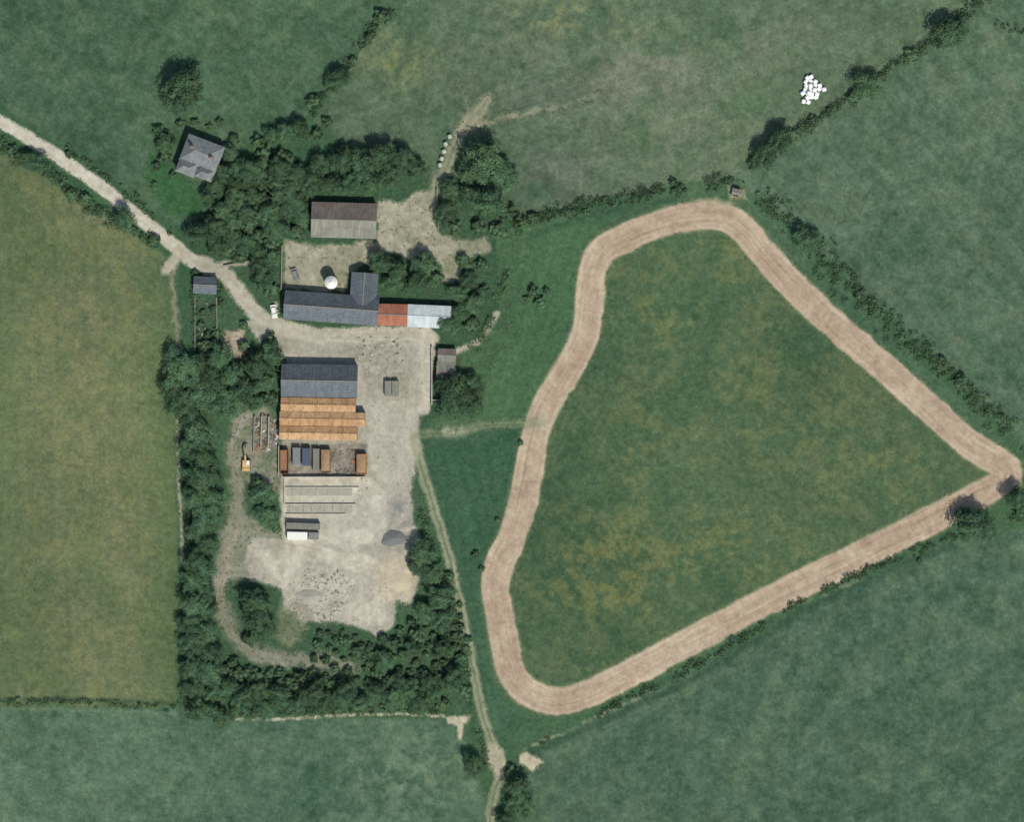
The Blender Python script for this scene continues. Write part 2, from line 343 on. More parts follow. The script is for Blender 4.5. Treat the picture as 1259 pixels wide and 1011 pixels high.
M_dstone=simple('dark_aggregate',(106,107,109),.95,.3,2.5); M_bark=simple('bark',(84,74,62),.9,.3,3); M_brick=simple('brick_chimney',(136,116,104))
M_yel=simple('machine_yellow',(190,158,104),.6,.2); M_sand=simple('sand',(178,168,148),.95,.15,2); M_ridge=simple('ridge_tile',(136,138,139),.9)

# ---------------------------------------------------------------- ground
def to_world(Xa,Ya,Za): return np.stack([(Xa-CX)*S,(CY-Ya)*S,Za],-1)
V=to_world(X,Y,Z).reshape(-1,3); idx=np.arange(NX*NY).reshape(NY,NX)
F=np.stack([idx[:-1,:-1],idx[1:,:-1],idx[1:,1:],idx[:-1,1:]],-1).reshape(-1,4)
link('ground',np_mesh('ground',V,F,LIN.reshape(-1,3),[M_grass]))
order=['mown_hay_strip','dirt_perimeter_track','earth_storage_yard','gravel_yard','upper_yard','rubble_ground','dirt_road','footpath','farm_track']
lf_=LIN.reshape(-1,3)
for k,nm in enumerate(order):
    mk=MASK[nm]>.02; cell=mk[:-1,:-1]|mk[1:,:-1]|mk[1:,1:]|mk[:-1,1:]
    f=F[cell.ravel()]; u,inv=np.unique(f,return_inverse=True); v=V[u].copy(); v[:,2]+=.012+.006*k
    link(nm,np_mesh(nm,v,inv.reshape(-1,4),lf_[u],[M_hay if k==0 else M_dirt]))
def gz(px,py):
    i=min(NX-1,max(0,np.searchsorted(xs,px))); j=min(NY-1,max(0,np.searchsorted(ys,py))); return float(Z[j,i])

# ---------------------------------------------------------------- leaf clouds
def leaves(C,Nrm,size,jit=.8,asp=.7):
    n=len(C); N=Nrm+rng.normal(0,jit*.5,(n,3)); N/=np.linalg.norm(N,axis=1)[:,None]+1e-9
    A=np.cross(N,rng.normal(0,1,(n,3))); A/=np.linalg.norm(A,axis=1)[:,None]+1e-9; B=np.cross(N,A)
    s=(size*rng.uniform(.6,1.4,n))[:,None]; A=A*s*.5; B=B*s*.5*asp
    V=np.stack([C-A-B*.6,C+A*.3-B,C+A+B*.5,C-A*.3+B],1).reshape(-1,3); F=np.arange(n*4).reshape(-1,4); return V,F
def tube(p0,p1,r0,r1,n=6):
    p0=np.array(p0);p1=np.array(p1); d=p1-p0; d=d/np.linalg.norm(d); a=np.cross(d,[.3,.9,.1]); a/=np.linalg.norm(a); b=np.cross(d,a)
    t=np.arange(n)/n*2*math.pi; r=np.cos(t)[:,None]*a+np.sin(t)[:,None]*b
    V=np.vstack([p0+r*r0,p1+r*r1]); F=np.array([[i,(i+1)%n,n+(i+1)%n,n+i] for i in range(n)]); return V,F
def tree_mesh(name,mat,nl=24,per=190,leaf=.075,vz=.72,zc=1.0,trunk=True,flat=1.0):
    Vs=[];Fs=[];Cs=[];Ms=[];off=0
    def add(V,F,c,mi):
        nonlocal off
        Vs.append(V);Fs.append(F+off);Cs.append(c);Ms.append(np.full(len(F),mi)); off+=len(V)
    ph=rng.uniform(0,6.28,3)
    lobes=[]
    for k in range(nl):
        th=k*2.39996+rng.uniform(-.4,.4); q=math.sqrt((k+.5)/nl)
        rad=q*.78*(1+.16*math.sin(2*th+ph[0])+.12*math.sin(3*th+ph[1])+rng.uniform(-.1,.1))
        z=zc+vz*math.sqrt(max(0,1-min(1,q)**2))*.75*flat+rng.uniform(-.12,.12)-(.25 if q>.8 else 0)
        lobes.append((rad*math.cos(th),rad*math.sin(th),z,rng.uniform(.2,.36)))
    if trunk:
        V,F=tube((0,0,-.1),(.03,.02,.75),.075,.05,8); add(V,F,np.ones((len(V),3))*.8,1)
        for l in lobes[::2]:
            V,F=tube((.02,.02,rng.uniform(.4,.72)*zc),(l[0]*.85,l[1]*.85,l[2]-.05),.03,.008,5); add(V,F,np.ones((len(V),3))*.8,1)
    for l in lobes:
        n=int(per*(l[3]/.28)**2); d=rng.normal(0,1,(n,3)); d[:,2]=np.where(rng.random(n)<.75,np.abs(d[:,2]),d[:,2]); d/=np.linalg.norm(d,axis=1)[:,None]
        r=l[3]*rng.uniform(.62,1.12,n)[:,None]*(1+.25*np.sin(d[:,:1]*6+l[0]*9)); C=np.array(l[:3])+d*r*np.array([1,1,.85])
        V,F=leaves(C,d+np.array([0,0,.3]),np.full(n,leaf))
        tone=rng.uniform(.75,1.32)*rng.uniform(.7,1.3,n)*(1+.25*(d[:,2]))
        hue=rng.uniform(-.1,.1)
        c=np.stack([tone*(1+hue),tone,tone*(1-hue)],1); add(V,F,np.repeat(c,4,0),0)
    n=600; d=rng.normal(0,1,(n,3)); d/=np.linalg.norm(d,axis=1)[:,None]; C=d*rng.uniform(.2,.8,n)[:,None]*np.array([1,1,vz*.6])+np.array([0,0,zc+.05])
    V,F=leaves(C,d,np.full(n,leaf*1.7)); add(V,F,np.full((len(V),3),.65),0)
    return np_mesh(name,np.vstack(Vs),np.vstack(Fs),np.vstack(Cs),[mat,M_bark],False,np.concatenate(Ms))
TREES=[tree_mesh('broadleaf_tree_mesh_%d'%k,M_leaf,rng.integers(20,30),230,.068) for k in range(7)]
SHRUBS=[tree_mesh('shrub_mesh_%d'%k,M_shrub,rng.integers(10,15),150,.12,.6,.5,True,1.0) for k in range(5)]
def tree(x,y,r,kind=None):
    kind=kind or ('t' if r>=10.5 else 's'); R=r*S*1.12
    me=random.choice(TREES if kind=='t' else SHRUBS); h=random.uniform(.7,1.0) if kind=='t' else random.uniform(.75,1.05)
    if r>19: h*=.85
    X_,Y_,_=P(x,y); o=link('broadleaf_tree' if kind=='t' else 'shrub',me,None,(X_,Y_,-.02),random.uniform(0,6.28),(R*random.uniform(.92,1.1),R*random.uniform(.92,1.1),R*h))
TL="""228 112 24,212 122 14,240 118 14,205 178 12,204 193 9,195 160 8,270 150 6,335 170 12,352 163 11,370 160 12,318 175 9,395 205 15,420 198 16,445 203 16,470 195 20,495 200 16,515 210 11,480 220 14,455 228 11,430 226 13,405 228 14,385 225 14,368 215 13,
283 190 11,276 212 11,268 228 12,258 243 11,288 172 8,201 168 8,193 204 6,212 215 5,222 152 6,240 150 5,258 156 5,292 208 11,
385 125 9,417 98 14,408 106 8,435 75 6,455 45 6,470 20 9,370 268 12,365 286 10,372 253 9,325 342 14,335 357 10,318 325 12,335 318 11,
595 198 26,618 215 19,575 215 12,555 235 14,550 262 15,580 245 16,602 250 18,624 262 10,612 283 10,588 278 10,560 280 9,
468 322 14,490 332 13,522 326 15,515 345 15,535 343 10,484 348 12,500 352 9,570 322 9,592 326 8,562 360 12,577 345 11,582 374 12,565 385 12,552 400 12,580 400 10,593 357 7,
655 358 7,664 372 8,648 368 5,672 358 5,563 488 24,548 500 12,582 480 14,584 500 12,575 470 12,550 475 13,
222 458 23,213 480 18,225 497 16,250 450 15,245 490 20,270 440 16,262 470 18,285 462 16,300 482 17,285 494 17,318 450 15,335 435 14,348 455 10,325 470 14,332 422 10,265 430 10,312 495 11,332 490 10,268 502 13,
235 515 15,245 535 18,232 552 13,250 562 18,262 585 15,245 587 17,242 612 16,262 614 15,255 637 17,244 652 14,256 668 13,240 690 15,250 702 15,236 716 14,253 726 13,240 742 17,256 750 12,235 767 15,254 776 14,240 792 16,262 802 13,236 820 14,256 826 17,242 846 16,250 872 17,265 852 14,285 845 13,300 860 14,320 850 13,326 869 11,345 855 13,365 864 12,385 850 14,405 862 12,425 850 13,446 864 11,465 851 12,486 860 14,500 849 12,515 864 12,531 855 11,290 876 9,272 882 11,545 866 8,
315 742 18,318 768 19,306 786 9,325 608 14,329 634 14,318 594 9,338 648 7,520 680 17,531 706 15,512 697 11,540 732 15,524 752 13,546 762 13,
424 790 9,440 800 8,960 172 15,942 190 15,972 168 10,928 202 9,1165 42 21,1158 52 10,1120 68 9,1066 106 17,1050 120 9,990 294 15,1004 304 7,1195 644 22,1214 655 11,1246 612 14,1254 628 9,1183 632 9,1180 468 9,1158 442 6,1215 507 6,1056 362 7,
582 942 14,636 966 15,640 990 18,628 950 9,622 1008 11,15 185 8,40 198 13,52 206 7,25 194 8,88 240 8,105 244 8,85 190 5,155 270 13,190 296 8,165 285 6,835 235 9,828 224 6,
248 400 6,262 380 5,266 410 6,250 425 7,258 436 6,240 335 5,300 400 6,255 412 5,250 385 5,612 640 4,585 682 5,592 700 4,640 545 4,1130 690 4,720 260 6,655 268 8,640 273 8,700 262 6,1000 148 7,1020 138 6,1085 95 6,190 228 5,390 165 8,402 150 7,
355 240 12,340 225 12,345 260 10,270 262 10,250 290 10,258 425 9,300 425 8,310 440 10"""
for t in TL.replace('\n','').split(','):
    a=list(map(float,t.split())); tree(*a)
def inpoly(x,y,p):
    r=False
    for k in range(len(p)):
        a=p[k];b=p[(k+1)%len(p)]
        if (a[1]>y)!=(b[1]>y) and x<(b[0]-a[0])*(y-a[1])/(b[1]-a[1])+a[0]: r=not r
    return r
def fill(poly,rmin,rmax,gap,kind=None,maxn=200):
    xa=[p[0] for p in poly]; ya=[p[1] for p in poly]; got=[]
    for _ in range(4000):
        x=random.uniform(min(xa),max(xa)); y=random.uniform(min(ya),max(ya)); r=random.uniform(rmin,rmax)
        if inpoly(x,y,poly) and all(math.hypot(x-g[0],y-g[1])>(r+g[2])*gap for g in got):
            got.append((x,y,r)); tree(x,y,r,kind)
            if len(got)>=maxn: break
fill([(292,205),(320,187),(350,190),(372,215),(366,240),(350,262),(345,300),(328,322),(290,316),(245,302),(242,280),(266,266),(280,240)],9,16,.58)
fill([(505,760),(560,765),(572,850),(545,850),(480,840),(455,820),(440,795),(480,782)],5,10,.95,'s')
fill([(450,800),(560,790),(565,850),(470,842)],11,14,1.25,'t')
fill([(395,775),(440,780),(460,840),(420,845),(400,835),(375,830),(385,800)],4,7,1.1,'s')
fill([(548,700),(556,700),(580,800),(572,815)],4,7,1.0,'s')
fill([(280,808),(300,822),(400,832),(420,845),(300,845),(270,835)],6,10,.8)

def hedge(name,pts,w,h,dens=1.0,mat=None,leaf=.42,gap=.25,dark=1.0):
    q=cat(pts,10); Cs=[];Ns=[];Ts=[]
    for k in range(len(q)-1):
        a,b=q[k],q[k+1]; l=math.hypot(*(b-a)); n=max(1,int(l/2.2*dens)); nr=np.array([-(b-a)[1],(b-a)[0]])/max(l,1e-6)
        for _ in range(n):
            c=a+(b-a)*random.random()
            g=float(fbm(np.array([c[0]]),np.array([c[1]]),26,2,15)[0])
            if g<gap+.1: continue
            off=random.gauss(0,w*.28); rr=random.uniform(.5,1.25)*(.5+g)*min(w*.5,5)*S; zz=h*random.uniform(.25,.75)*(.4+g)
            m=int(26*max(.5,rr/1.0)**1.5); d=rng.normal(0,1,(m,3)); d[:,2]=np.abs(d[:,2]); d/=np.linalg.norm(d,axis=1)[:,None]
            wx_,wy_,_=P(c[0]+nr[0]*off,c[1]+nr[1]*off); Cs.append(np.array([wx_,wy_,zz*.6])+d*np.array([rr,rr,zz*.7])*rng.uniform(.5,1.1,(m,1))); Ns.append(d+np.array([0,0,.3]))
            t=random.uniform(.65,1.2); Ts.append(t*rng.uniform(.7,1.3,m)*dark)
    C=np.vstack(Cs);N=np.vstack(Ns);T=np.concatenate(Ts); V,F=leaves(C,N,np.full(len(C),leaf))
    link(name,np_mesh(name,V,F,np.repeat(np.stack([T,T,T*.95],1),4,0),[mat or M_shrub],False))
hedge('hedgerow',[(630,275),(690,260),(745,247),(800,237),(850,228),(900,223)],15,3.0,1.5,gap=.2)
hedge('hedgerow',[(905,222),(935,192),(1000,152),(1060,112),(1110,76),(1180,24),(1215,-10)],13,3.0,1.4,gap=.2)
hedge('hedgerow',[(1180,18),(1220,28),(1262,40)],8,1.8,.8)
hedge('hedgerow',[(905,228),(950,252),(990,292),(1050,358),(1100,402),(1150,446),(1200,490),(1262,548),(1300,580)],26,2.1,1.4,gap=.26)
hedge('hedgerow',[(385,142),(400,110),(435,70),(455,42),(480,8),(492,-25)],10,2.8,1.4,gap=.2)
hedge('hedgerow',[(-30,864),(100,864),(216,872)],7,1.2,.8)
hedge('hedgerow',[(660,915),(760,866),(860,817),(990,738),(1090,692),(1175,660)],9,1.3,.9,gap=.3)
hedge('hedgerow',[(1175,662),(1240,640),(1300,610)],10,1.8,1)
hedge('hedgerow',[(-20,168),(60,214),(115,254),(192,302)],16,2.3,1.4,gap=.2)
hedge('hedgerow',[(80,180),(130,218),(180,258),(212,288)],8,1.6,.9,gap=.3)
hedge('hedgerow',[(280,878),(400,874),(540,872)],9,1.8,1.2)
hedge('hedgerow',[(226,512),(229,600),(233,700),(228,800),(226,870)],10,2.2,1.0)
hedge('hedgerow',[(500,560),(512,600),(524,650),(548,720),(570,800),(580,880),(600,945)],9,1.0,.8,gap=.34)
hedge('hedgerow',[(238,335),(240,380),(245,440)],7,1.6,1.0)
hedge('hedgerow',[(268,345),(270,390),(268,430)],7,1.6,1.0)
hedge('hedgerow',[(640,285),(625,320),(612,385),(580,430)],14,1.2,.8,gap=.35)
# weeds
hm=hard*(1-hard)*4*(1-MASK['mown_hay_strip'])
w=hm*np.clip((n3-.42)*5,0,1)*.4+MASK['upper_yard']*.015+MASK['earth_storage_yard']*.04+MASK['dirt_perimeter_track']*(1-MASK['gravel_yard'])*.03
cmpd=soft(sdf([(200,300),(480,170),(640,250),(640,420),(530,520),(520,560),(590,900),(560,885),(220,885),(225,440)],14),4)
w+=cmpd*(1-np.clip(hard*2,0,1))*.25*(n3>.5)
pick=np.argwhere((rng.random(X.shape)<w)&inner); 
if len(pick)>22000: pick=pick[rng.choice(len(pick),22000,False)]
px=X[pick[:,0],pick[:,1]]; py=Y[pick[:,0],pick[:,1]]; base=to_world(px,py,Z[pick[:,0],pick[:,1]])
base=np.repeat(base,4,0)+rng.normal(0,.22,(len(base)*4,3))*np.array([1,1,.3])+np.array([0,0,.15])
V_,F_=leaves(base,np.tile([[0,0,1.]],(len(base),1)),np.full(len(base),.3)); T=rng.uniform(.6,1.3,len(base))
link('weeds',np_mesh('weeds',V_,F_,np.repeat(np.stack([T,T,T],1),4,0),[M_weed],False))

# ---------------------------------------------------------------- mesh builder
class MB:
    def __init__(s): s.v=[];s.f=[];s.m=[]
    def add(s,V,F,mi=0):
        o=len(s.v); s.v+= [tuple(map(float,p)) for p in V]; s.f+=[tuple(int(i)+o for i in f) for f in F]; s.m+=[mi]*len(F)
    def box(s,c,d,mi=0,rz=0,taper=1):
        x,y,z=d[0]/2,d[1]/2,d[2]/2; V=[]
        for sz in (-1,1):
            t=taper if sz>0 else 1
            for a,b in ((-1,-1),(1,-1),(1,1),(-1,1)):
                u,v=a*x*t,b*y*t; V.append((c[0]+u*math.cos(rz)-v*math.sin(rz),c[1]+u*math.sin(rz)+v*math.cos(rz),c[2]+sz*z))
        s.add(V,[(3,2,1,0),(4,5,6,7),(0,1,5,4),(1,2,6,5),(2,3,7,6),(3,0,4,7)],mi)
    def lathe(s,prof,c=(0,0,0),axis='z',n=16,mi=0):
        V=[];F=[]
        for r,h in prof:
            for k in range(n):
                t=k/n*2*math.pi; a,b=r*math.cos(t),r*math.sin(t)
                p={'z':(a,b,h),'x':(h,a,b),'y':(a,h,-b)}[axis]; V.append((c[0]+p[0],c[1]+p[1],c[2]+p[2]))
        for i in range(len(prof)-1):
            for k in range(n): F.append((i*n+k,i*n+(k+1)%n,(i+1)*n+(k+1)%n,(i+1)*n+k))
        F.append(tuple(range(n))[::-1]); F.append(tuple((len(prof)-1)*n+k for k in range(n))); s.add(V,F,mi)
    def tube(s,p0,p1,r0,r1,mi=0,n=6): V,F=tube(p0,p1,r0,r1,n); s.add(V,F,mi)
    def build(s,name,mats,parent=None,loc=(0,0,0),rz=0,bevel=0):
        me=bpy.data.meshes.new(name); me.from_pydata(s.v,[],s.f); [me.materials.append(m) for m in mats]
        for p,m in zip(me.polygons,s.m): p.material_index=m
        me.update(); o=link(name,me,parent,loc,rz)
        if bevel: b=o.modifiers.new('b','BEVEL'); b.width=bevel; b.segments=2
        return o
def empty(name,px,py,deg=0,z=0):
    o=bpy.data.objects.new(name,None); scene.collection.objects.link(o); o.location=P(px,py,z); o.rotation_euler=(0,0,-math.radians(deg)); return o
def slab(name,par,x0,x1,y0,z0,y1,z1,mat,seam=0,sag=.05):
    nx=max(4,int((x1-x0)/.8)); ny=8; V=[];F=[]
    for j in range(ny+1):
        for i in range(nx+1):
            t=j/ny; V.append((x0+(x1-x0)*i/nx,y0+(y1-y0)*t,z0+(z1-z0)*t+(random.uniform(-sag,sag)*.5 if 0<j<ny else 0)))
    for j in range(ny):
        for i in range(nx):
            a=j*(nx+1)+i; q=(a,a+1,a+nx+2,a+nx+1); F.append(q if y1>y0 else q[::-1])
    mb=MB(); mb.add(V,F,0)
    o=mb.build(name,[mat],par); so=o.modifiers.new('s','SOLIDIFY'); so.thickness=.09; so.offset=-1
    if seam:
        mb=MB(); x=x0+seam
        while x<x1-.2:
            w=.05; V=[(x-w,y0,z0+.02),(x+w,y0,z0+.02),(x+w,y1,z1+.02),(x-w,y1,z1+.02),(x-w,y0,z0+.09),(x+w,y0,z0+.09),(x+w,y1,z1+.09),(x-w,y1,z1+.09)]
            mb.add(V,[(3,2,1,0),(4,5,6,7),(0,1,5,4),(1,2,6,5),(2,3,7,6),(3,0,4,7)] if y1>y0 else [(0,1,2,3),(7,6,5,4),(4,5,1,0),(5,6,2,1),(6,7,3,2),(7,4,0,3)]); x+=seam
        mb.build(name+'_seams',[mat],par)
    return o
def gable(par,L,W,eave,ridge,mn,ms,wall,yoff=0,pre='',seam=0,wins=0,doors=0,ov=.35,xoff=0,ry=0,cap=None):
    yr=yoff+ry; mb=MB(); hl,hw=L/2,W/2
    V=[(xoff-hl,yoff-hw,-.3),(xoff+hl,yoff-hw,-.3),(xoff+hl,yoff+hw,-.3),(xoff-hl,yoff+hw,-.3),(xoff-hl,yoff-hw,eave),(xoff+hl,yoff-hw,eave),(xoff+hl,yoff+hw,eave),(xoff-hl,yoff+hw,eave),(xoff-hl,yr,ridge-.12),(xoff+hl,yr,ridge-.12)]
    mb.add(V,[(0,1,5,4),(2,3,7,6),(1,2,6,9,5),(3,0,4,8,7)]); mb.build(pre+'walls',[wall],par)
    s1=(ridge-eave)/(hw+ry if hw+ry>0 else 1); s2=(ridge-eave)/(hw-ry)
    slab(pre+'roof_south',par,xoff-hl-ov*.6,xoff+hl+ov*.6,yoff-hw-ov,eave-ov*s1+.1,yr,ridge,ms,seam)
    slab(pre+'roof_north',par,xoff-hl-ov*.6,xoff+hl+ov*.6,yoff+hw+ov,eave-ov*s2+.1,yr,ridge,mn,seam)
    mb=MB(); mb.box((xoff,yr,ridge+.05),(L+ov*1.2+.1,.34,.14)); mb.build(pre+'ridge_cap',[cap or M_dconc],par,bevel=.04)
    if wins or doors:
        n=wins+doors; mw=MB()
        for sgn in (-1,1):
            for k in range(n):
                x=xoff-hl+L*(k+.5)/n; y=yoff+sgn*(hw+.03)
                if k%max(1,(n//max(1,doors)))==0 and doors: mw.box((x,y,1.1),(1.6,.1,2.3),2)
                else: mw.box((x,y,1.5),(1.0,.08,1.1),0); mw.box((x,y+sgn*.02,.9),(1.2,.16,.1),1); mw.box((x,y+sgn*.04,1.5),(.06,.06,1.1),1)
        mw.build(pre+'windows_and_doors',[M_glass,M_wpaint,M_wood],par)
def hip(par,name,x0,x1,y0,y1,eave,ridge,mat,wall,ov=.35):
    mb=MB(); mb.box(((x0+x1)/2,(y0+y1)/2,eave/2-.1),(x1-x0,y1-y0,eave+.2)); mb.build(name+'_walls',[wall],par)
    x0-=ov;x1+=ov;y0-=ov;y1+=ov; w=(y1-y0)/2; l=(x1-x0)/2; e=eave+.02
    if l>=w: a=(x0+w*.9,(y0+y1)/2,ridge); b=(x1-w*.9,(y0+y1)/2,ridge); F=[(0,1,5,4),(1,2,5),(2,3,4,5),(3,0,4)]
    else: a=((x0+x1)/2,y0+l*.9,ridge); b=((x0+x1)/2,y1-l*.9,ridge); F=[(0,1,4),(1,2,5,4),(2,3,5),(3,0,4,5)]
    V=[(x0,y0,e),(x1,y0,e),(x1,y1,e),(x0,y1,e),a,b]; mb=MB(); mb.add(V,F+[(3,2,1,0)]); mb.build(name+'_roof',[mat],par)
    mb=MB(); mb.tube(a,b,.12,.12)
    for i,t in ((0,a),(1,a if l<w else b),(2,b),(3,a if l>=w else b)): mb.tube(V[i],t,.09,.1)
    mb.build(name+'_hip_tiles',[M_ridge],par)
# house
h=empty('slate_roof_house',247.5,196,21)
hip(h,'main',-5.6,5.6,-2.2,5.6,4.6,7.4,M_slate_h,M_render); hip(h,'west_wing',-5.5,-.2,-5.9,-2.0,4.5,6.5,M_slate_h,M_render); hip(h,'east_wing',.6,5.5,-5.3,-2.0,4.4,6.2,M_slate_h,M_render)
mb=MB(); 
for x,y in ((-3.2,2.2),(3.4,1.2)):
    mb.box((x,y,7.2),(.9,.7,2.4)); mb.box((x,y,8.5),(1.05,.85,.2)); mb.lathe([(.14,8.5),(.12,9.0)],(x-.2,y,0),n=8); mb.lathe([(.14,8.5),(.12,9.0)],(x+.2,y,0),n=8)
mb.build('chimneys',[M_brick],h)
mb=MB()
for z in (1.5,3.6):
    for x in (-4,-1.5,1.5,4): mb.box((x,5.63,z),(1.1,.08,1.2),0); mb.box((x,5.65,z-.65),(1.3,.16,.1),1)
    for y in (-.8,1.6,4): 
        for sx in (-1,1): mb.box((sx*5.63,y,z),(.08,1.0,1.2),0)
    for x in (-4.2,-2,2.2,4.2): mb.box((x,-5.93 if x<0 else -5.33,z),(1.1,.08,1.2),0)
mb.box((.2,-2.26,1.1),(.7,.1,2.2),2); mb.build('windows_and_door',[M_glass,M_wpaint,M_doorg],h)
# barns
b=empty('stone_barn',423.5,271.5,1.5); gable(b,19.6,10.2,3.4,5.4,M_brown,M_grey,M_stone,seam=1.1,wins=3,doors=2)  # brown sheet in the north; its darker tone also has painted shade
b=empty('long_slate_barn',408,379,4); gable(b,28.6,8.2,3.4,5.8,M_slate_shade,M_slate,M_stone,wins=5,doors=3); 
b2=empty('slate_wing_barn',448,356,94); gable(b2,9.6,7.6,3.3,5.7,M_slate_shade,M_slate,M_stone,wins=2,doors=0)
b=empty('red_roof_shed',483,387.5,1.5); gable(b,8.8,6.0,3.3,4.4,M_red,M_red,M_stone,seam=1,wins=1,doors=1)
b=empty('pale_roof_shed',528,389.5,2.5); gable(b,13.0,6.3,3.0,4.0,M_white,M_white,M_render,seam=1,wins=2,doors=2,cap=M_white)
b=empty('garden_shed',253,351,3); gable(b,6.8,4.6,2.3,3.3,M_slate_shade,M_slate,M_stone,wins=1,doors=1)
b=empty('slate_cattle_barn',393.5,468.5,1); gable(b,23.0,9.4,3.6,6.0,M_slate_shade,M_slate,M_stone,seam=1.2,wins=5,doors=2)
b=empty('rusty_span_shed',395,515.5,1)
for k,(x0,x1) in enumerate(((-12.3,10.6),(-12.6,13.6),(-12.6,11.2))):
    yo=4.4-k*4.35
    gable(b,x1-x0,4.25,3.4,4.3,[M_rust,M_rust2,M_rust][k],[M_rust2,M_rust,M_rust2][k],M_dconc,yoff=yo,xoff=(x0+x1)/2,pre='span%d_'%(k+1),ov=.0,cap=M_rust)
    mb=MB(); x=x0+2
    while x<x1:
        for sg in (-1,1):
            n=6; pts=[(x+.9*math.sin(t/n*math.pi),yo+sg*2.1*(1-t/n),3.5+.85*t/n+.03) for t in range(n+1)]
            for q in range(n): mb.tube(pts[q],pts[q+1],.06,.06,0,4)
        x+=4.3+random.uniform(-.5,.5)
    mb.build('sheet_laps_%d'%k,[M_rustp],b)
b=empty('flat_roof_store',482,478,0)
for (x,w,m) in ((-1.15,2.0,M_grey),(1.1,2.0,M_grey)):
    mb=MB(); mb.box((x,0,.8),(w,4.4,2.0),0); mb.build('walls',[M_lconc],b); mb=MB(); mb.box((x,0,1.88),(w+.05,4.7,.14)); mb.box((x,0,1.98),(.1,4.5,.06)); mb.build('roof',[m],b)
b=empty('lean_to_shed',549,450,3); gable(b,5.4,3.8,2.3,2.9,M_brown,M_grey,M_dconc,yoff=3.2,pre='a_',seam=.9,wins=0,doors=1,ov=.15); gable(b,5.8,5.0,2.3,3.0,M_grey,M_brown,M_dconc,yoff=-1.4,pre='b_',seam=.9,ov=.15)
b=empty('concrete_block_walls',545,470,0)
mb=MB(); mb.box((-3.5,2,.6),(.3,18,1.6)); mb.box((0,-5.5,.5),(6.6,.3,1.4)); mb.build('walls',[M_conc],b)
# silo
e=empty('feed_silo',408,348); mb=MB(); mb.lathe([(1.9,-.2),(1.9,5.0),(2.02,5.05),(2.0,5.2),(1.2,5.9),(.35,6.4),(.3,6.6)],n=28); mb.build('tank',[M_wpaint],e)
mb=MB()
for z in (1,2,3,4): mb.lathe([(1.93,z),(1.95,z+.05),(1.93,z+.1)],n=28)
for k in range(12): mb.box((2.0,0,.3+k*.42),(.05,.45,.04))
mb.box((2.02,.24,2.6),(.05,.04,5)); mb.box((2.02,-.24,2.6),(.05,.04,5)); mb.build('hoops_and_ladder',[M_steel],e)

# bunker walls / slabs
e=empty('concrete_bunker_walls',397,610)
mb=MB()
for y,x0,x1,hh in ((2.6,-11.5,11,.6),(-2.6,-11.5,10,.7),(-5.6,-11.3,7,.6),(5.8,-12.2,13,1.6)): mb.box(((x0+x1)/2,y,hh/2-.1),(x1-x0,.25,hh+.2))
for x in (-11.8,): mb.box((x,1.5,.4),(.3,8.2,1.0))
x=-9
while x<8: mb.box((x,1.2,.25),(.15,2.2,.5)); x+=random.uniform(2.2,4.5)
x=-10
while x<6: mb.box((x,-4.1,.3),(.15,2.2,.6)); x+=random.uniform(2.2,4.5)
mb.build('walls',[M_conc],e)
mb=MB()
for y,w in ((1.2,2.2),(-4.1,2.2)): mb.box((-1,y,.06),(20,w,.2))
mb.build('slabs',[M_lconc],e)
# vehicles and containers
def wheel(mb,x,y,r,w,mi): mb.lathe([(r*.5,-w/2),(r*.9,-w/2),(r,-w*.35),(r,w*.35),(r*.9,w/2),(r*.5,w/2)],(x,y,r),'y',14,mi)
def trailer(px,py,deg,L,W,paint,load,name='tipping_trailer'):
    e=empty(name,px,py,deg); mb=MB(); z=1.0
    mb.box((0,0,z),(L,W,.15),0)
    for s in (-1,1): mb.box((0,s*(W/2-.05),z+.75),(L,.1,1.4),0); mb.box((s*(L/2-.05),0,z+.75),(.1,W-.22,1.4),0)
    k=-L/2+.6
    while k<L/2:
        for s in (-1,1): mb.box((k,s*(W/2+.05),z+.7),(.1,.1,1.35),0)
        k+=1.1
    mb.build('body',[paint],e,bevel=.02); mb=MB(); mb.box((L/2+.9,0,.75),(1.8,.18,.16)); mb.box((0,0,.8),(L,.9,.2)); mb.build('drawbar_and_chassis',[M_black],e)
    mb=MB(); [wheel(mb,x,y,.5,.35,0) for x in (-L*.28,-L*.05) for y in (-W/2+.1,W/2-.1)]; mb.build('wheels',[M_black],e)
    if load:
        n=14;V=[];F=[]
        for j in range(n+1):
            for i in range(n+1):
                u=i/n*2-1;v=j/n*2-1; V.append((u*(L/2-.12),v*(W/2-.12),z+.9+.6*(1-u*u)*(1-v*v)+random.uniform(-.08,.08)))
        for j in range(n):
            for i in range(n): a=j*(n+1)+i; F.append((a,a+1,a+n+2,a+n+1))
        mb=MB(); mb.add(V,F); mb.build('load',[load],e)
def container(px,py,deg,L,W,H,paint,name='shipping_container'):
    e=empty(name,px,py,deg); mb=MB(); mb.box((0,0,H/2+.05),(L,W,H),0)
    k=-L/2+.3
    while k<L/2-.2:
        for s in (-1,1): mb.box((k,s*(W/2+.02),H/2+.05),(.16,.05,H-.4),0)
        mb.box((k,0,H+.06),(.16,W-.3,.05),0); k+=.36
    mb.build('body',[paint],e); mb=MB()
    for x in (-1,1):
        for y in (-1,1): mb.box((x*(L/2-.04),y*(W/2-.02),H/2+.06),(.18,.18,H+.08))
    for y in (-.7,-.25,.25,.7): mb.box((L/2+.04,y,H/2),(.05,.05,H-.3))
    mb.build('corner_posts_and_door_bars',[M_steel],e)
trailer(350,568,90,7.2,2.5,M_rustp,None); trailer(401,567,90,7.0,2.9,M_rustp,M_tan); trailer(445,571,90,6.2,3.0,M_orange,M_tan)
